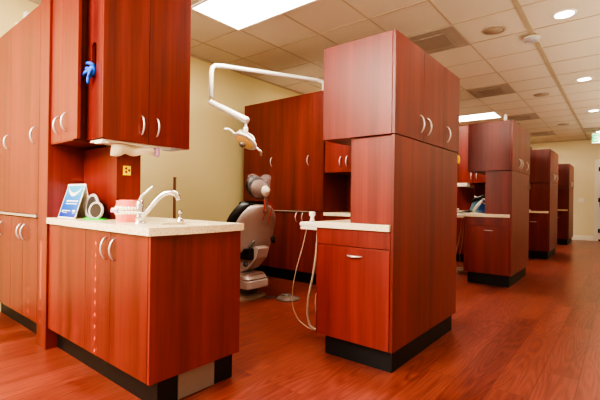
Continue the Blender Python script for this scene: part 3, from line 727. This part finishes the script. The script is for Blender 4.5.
# delivery trays with hoses beside towers
def tray(dy, label, label2):
    Y = 2.53+dy
    t = thing('instrument_tray', (-1.85, Y, .87), label, 'instrument tray', 'cream instrument trays beside the towers')
    obj('tray_top', MB().box(-1.99, -1.66, Y-.09, Y+.09, .872, .905, .012), OFFW, t)
    obj('holder_lip', MB().box(-1.97, -1.72, Y-.10, Y+.02, .848, .871, .006), OFFW, t)
    obj('mount_arm', MB().box(-1.74, -1.6585, Y+.02, Y+.07, .80, .871, .004), GREYP, t)
    obj('suction_tip', MB().lathe((-1.93, Y, 0), [(.022, .905), (.018, .92), (.013, .945), (.026, .955), (.024, .985), (.001, .986)], 20), WHITE, t, smooth=True)
    obj('thin_hose', MB().tube(smooth_pts([(-1.96, Y-.03, .85), (-2.0, Y-.03, .70), (-2.075, Y-.03, .47), (-2.105, Y-.03, .25), (-2.05, Y-.03, .12), (-1.955, Y-.03, .07), (-1.87, Y-.02, .055), (-1.66, Y+.02, .08)]), .0045, 8), TUBE, t, smooth=True)
    obj('thick_hose', MB().tube(smooth_pts([(-1.85, Y-.03, .85), (-1.862, Y-.03, .67), (-1.892, Y-.03, .486), (-1.938, Y-.03, .28), (-1.936, Y-.03, .14), (-1.875, Y-.03, .065), (-1.66, Y+.02, .06)]), .0095, 10), TUBE, t, smooth=True)
    obj('middle_hose', MB().tube(smooth_pts([(-1.82, Y, .85), (-1.84, Y, .6), (-1.86, Y, .41), (-1.885, Y, .29), (-1.866, Y, .15), (-1.80, Y, .09), (-1.66, Y+.04, .09)]), .006, 8), TUBE, t, smooth=True)
    return t
T = tray(0, 'cream instrument tray with hanging hoses on the nearest tower', '')
T2 = dup(T, (-1.85, 2.53+3.6, .87), 'cream instrument tray with hoses beside the second tower')
m = MB()
for k in range(3):
    m.tube([(-1.93+.09*math.cos(2*PI*i/20)+.01*k, 6.28+.09*math.sin(2*PI*i/20), .012+.022*k) for i in range(21)], .011, 8)
tag(obj('coiled_hose', m, TUBE, loc=(-1.93, 6.28, 0), smooth=True), 'cream hose coiled on the floor beside the second tower', 'hose')
# upright white wand on second tray
t = thing('white_canister', (-1.99, 6.13, .905), 'slim white upright canister on the second instrument tray', 'canister')
obj('tube_body', MB().lathe((-1.985, 6.13, 0), [(.02, .9055), (.02, 1.07), (.012, 1.08), (.001, 1.082)], 16), OFFW, t, smooth=True)
obj('ring', MB().lathe((-1.985, 6.13, 0), [(.0205, .97), (.023, .975), (.0205, .98)], 16, cap=False), GREYP, t, smooth=True)
# clutter on second tower counter
def pouch(c, sz, rot, mat, name, label, cat, g=None):
    t = thing(name, c, label, cat, g)
    R = Matrix.Rotation(rot[2], 3, 'Z') @ Matrix.Rotation(rot[0], 3, 'X') @ Matrix.Rotation(rot[1], 3, 'Y')
    cc = Vector(c)+Vector((0, 0, sz[2]/2))
    obj('pouch', MB().obox(cc, sz, R, .008), mat, t)
    obj('seal_strip', MB().obox(cc + R @ Vector((0, 0, sz[2]/2+.004)), (sz[0]*.98, sz[1]*1.02, .012), R), PAPER, t)
pouch((-1.60, 5.95, .945), (.14, .05, .20), (.2, .3, .2), plain('pale_blue_wrap', (120, 180, 215), .3), 'instrument_pouch', 'light blue instrument pouch on the counter of the second tower', 'pouch')
pouch((-1.50, 5.86, .945), (.10, .06, .11), (-.3, .5, .5), plain('deep_blue_wrap', (50, 100, 170), .3), 'instrument_pouch', 'deep blue pouch against the column of the second tower', 'pouch')
t = thing('curing_light', (-1.55, 6.02, .93), 'black and white handpiece lying across the blue pouches on the second tower', 'handpiece')
obj('grip', MB().tube([(-1.66, 5.88, 1.09), (-1.58, 5.88, 1.13), (-1.50, 5.87, 1.165), (-1.46, 5.87, 1.15)], [.02, .026, .024, .014], 12), UPH, t, smooth=True)
obj('white_tip', MB().tube([(-1.62, 5.84, .96), (-1.57, 5.84, 1.03), (-1.50, 5.835, 1.10)], [.016, .02, .018], 12), WHITE, t, smooth=True)
t = thing('instrument_cassette', (-1.75, 6.05, .905), 'dark instrument bundle lying on the second instrument tray', 'instruments')
obj('bundle', MB().tube([(-1.90, 6.12, .925), (-1.80, 6.11, .935), (-1.70, 6.10, .96)], [.012, .022, .016], 10), UPH, t, smooth=True)
obj('steel_handle', MB().tube([(-1.93, 6.09, .918), (-1.72, 6.07, .925)], .009, 8), STEEL, t, smooth=True)
# blue rimmed mirror in the nearest tower niche
t = thing('cup_mirror', (-1.50, 2.86, .93), 'blue oval item standing in a clear cup by the nearest tower column', 'cup')
t.location = (-1.83, 4.12, .93); ORG[t.name] = (-1.83, 4.12, .93)
# px 347 seen past the column: stands on the back counter
bx, by = -2.44, 4.10
t.location = (bx, by, .93); ORG[t.name] = (bx, by, .93)
obj('cup', MB().lathe((bx, by, 0), [(.035, .931), (.042, 1.05), (.040, 1.05), (.033, .936), (.001, .936)], 20, cap=False), CLEAR, t, smooth=True)
obj('oval_disc', MB().lathe((bx, by, 1.11), [(.001, -.012), (.055, -.012), (.06, 0), (.055, .012), (.001, .012)], 24, axis='y', sy=1, sx=1.35), BLUE, t, smooth=True)
obj('white_centre', MB().lathe((bx, by-.013, 1.11), [(.001, -.004), (.035, -.003), (.036, 0)], 24, axis='y', sx=1.35), PAPER, t, smooth=True)
# under cabinet box and low cabinet in bay two
t = thing('undercabinet_dispenser', (-2.1, 7.1, 1.33), 'small cream dispenser under the cabinets left of the second tower', 'dispenser')
obj('case', MB().box(-2.30, -2.09, 7.16, 7.33, 1.355, 1.419, .008), OFFW, t)
obj('tray_lip', MB().box(-2.12, -2.03, 7.17, 7.32, 1.335, 1.354, .004), GREYP, t)
# white item strip in third bay
t = thing('curtain_panel', (-1.52, 9.46, .93), 'thin white upright panel beside the third tower counter', 'panel board')
t.name = 'white_divider'; ORG[t.name] = (-1.52, 9.46, .93)
obj('board', MB().box(-1.60, -1.525, 9.44, 9.452, .9305, 1.487, .002), WHITE, t)
obj('edge_trim', MB().box(-1.61, -1.60, 9.438, 9.454, .9305, 1.487, .002), GREYR, t)
# tape roll on the back edge of nearest tower
t = thing('tape_roll', (-1.085, 3.462, 1.46), 'small yellow and black tape roll hanging at the back edge of the nearest tower', 'tape')
obj('tape', MB().lathe((-1.10, 3.452, 1.44), [(.02, -.02), (.036, -.02), (.036, .02), (.02, .02), (.02, -.02)], 24, axis='x', cap=False), YEL, t, smooth=False)
obj('hook', MB().tube([(-1.10, 3.448, 1.48), (-1.10, 3.46, 1.462), (-1.10, 3.45, 1.458)], .004, 8), UPH, t)
# small bottle on top of second tower
t = thing('small_canister', (-1.2, 5.72, 2.125), 'tiny white canister on top of the second tower', 'canister')
obj('can', MB().lathe((-1.2, 5.72, 0), [(.02, 2.126), (.02, 2.20), (.014, 2.21), (.014, 2.235), (.001, 2.236)], 16), WHITE, t, smooth=True)
obj('cap', MB().lathe((-1.2, 5.72, 0), [(.0145, 2.215), (.0155, 2.238), (.001, 2.24)], 16), OFFW, t, smooth=True)
t = thing('door_closer', (-1.1, 6.0, 2.125), 'small black clip on top edge of the second tower', 'clip')
t.name = 'black_clip'; ORG[t.name] = (-1.1, 6.0, 2.125)
obj('clip_jaw', MB().box(-1.13, -1.09, 5.97, 6.06, 2.1255, 2.15, .004), UPH, t)
obj('clip_lever', MB().tube([(-1.11, 5.98, 2.15), (-1.11, 6.02, 2.165)], .005, 6), GREYP, t)

# ------------------------------------------------------------------ lights
def area(name, loc, rot, sx_, sy_, power, col):
    l = bpy.data.lights.new(name, 'AREA'); l.shape = 'RECTANGLE'; l.size = sx_; l.size_y = sy_; l.energy = power; l.color = col
    o = bpy.data.objects.new(name, l); COL.objects.link(o); o.location = loc; o.rotation_euler = rot; return o
WARM = (1, .93, .80)
for y in (2.355, 9.005, 5.68, -.97, 12.33):
    area('panel_light', (-2.74, y+.33, H-.03), (0, 0, 0), 1.2, .6, {-.97: 60, 2.355: 38}.get(y, 45), WARM)
for y in (4.79, 7.47, 10.1, 13.1, 2.1):
    l = bpy.data.lights.new('downlight_beam', 'SPOT'); l.energy = 60; l.spot_size = 1.9; l.spot_blend = .8; l.shadow_soft_size = .07; l.color = (1, .93, .83)
    o = bpy.data.objects.new('downlight_beam', l); COL.objects.link(o); o.location = (-.475, y, H-.03)
area('window_fill', (-2.1, YN+.03, 1.6), (PI/2, 0, 0), 3.4, 1.5, 42, (1, .94, .86))  # stand-in for window light, added on the room side of the closed blind
area('bounce_flash', (-2.0, -1.5, 2.75), (math.radians(48), 0, math.radians(16)), 2.4, 1.0, 165, (1, .93, .84))
area('near_ceiling_fill', (-.6, -.4, 1.9), (PI, 0, 0), 1.2, 1.2, 62, WARM)  # added fill lamp facing up to brighten the near ceiling
for x, y in ((.5, 2.5), (.5, 5.5), (.5, 8.5), (.5, 11.5)): area('aisle_ceiling_fill', (x, y, 1.6), (PI, 0, 0), .8, 2.4, 20, WARM)  # unseen fill lamps added along the aisle to lift the ceiling
for y in (2.6, 5.9, 9.2): area('bay_ceiling_fill', (-3.6, y-.9, 1.2), (PI, 0, 0), 1.0, 1.0, 6, WARM)  # added upward fills for the bay ceilings, not real fixtures
area('left_wall_fill', (-3.6, 0.0, 2.2), (0, math.radians(75), 0), 1.0, 1.4, 10, WARM)  # fill lamp added to brighten the left wall the cabinet doors reflect
sun = bpy.data.lights.new('sun', 'SUN'); sun.energy = 32; sun.angle = math.radians(.08); sun.color = (1, .8, .4)
so = bpy.data.objects.new('sun', sun); COL.objects.link(so)
so.rotation_euler = (Vector((0, 4.24, -1.25)).to_track_quat('-Z', 'Y')).to_euler()
W_ = bpy.data.worlds.new('ambient'); SC.world = W_; W_.use_nodes = True
W_.node_tree.nodes['Background'].inputs[0].default_value = (1, .90, .74, 1); W_.node_tree.nodes['Background'].inputs[1].default_value = .6

# ------------------------------------------------------------------ camera
f, yaw, pit, rol = 396.36, .683, .0008, .0133
fw = Vector((-math.sin(yaw)*math.cos(pit), math.cos(yaw)*math.cos(pit), math.sin(pit)))
r = Vector((math.cos(yaw), math.sin(yaw), 0)); u = r.cross(fw)
r2 = math.cos(rol)*r + math.sin(rol)*u; u2 = -math.sin(rol)*r + math.cos(rol)*u
cam = bpy.data.cameras.new('camera'); co = bpy.data.objects.new('camera', cam); COL.objects.link(co)
cam.sensor_width = 36; cam.lens = f/600*36; cam.clip_start = .05
M = Matrix((r2, u2, -fw)).transposed().to_4x4(); M.translation = (0, 0, 1.075); co.matrix_world = M
SC.camera = co
SC.view_settings.view_transform = 'AgX'
SC.view_settings.look = 'AgX - High Contrast'
SC.view_settings.exposure = .45
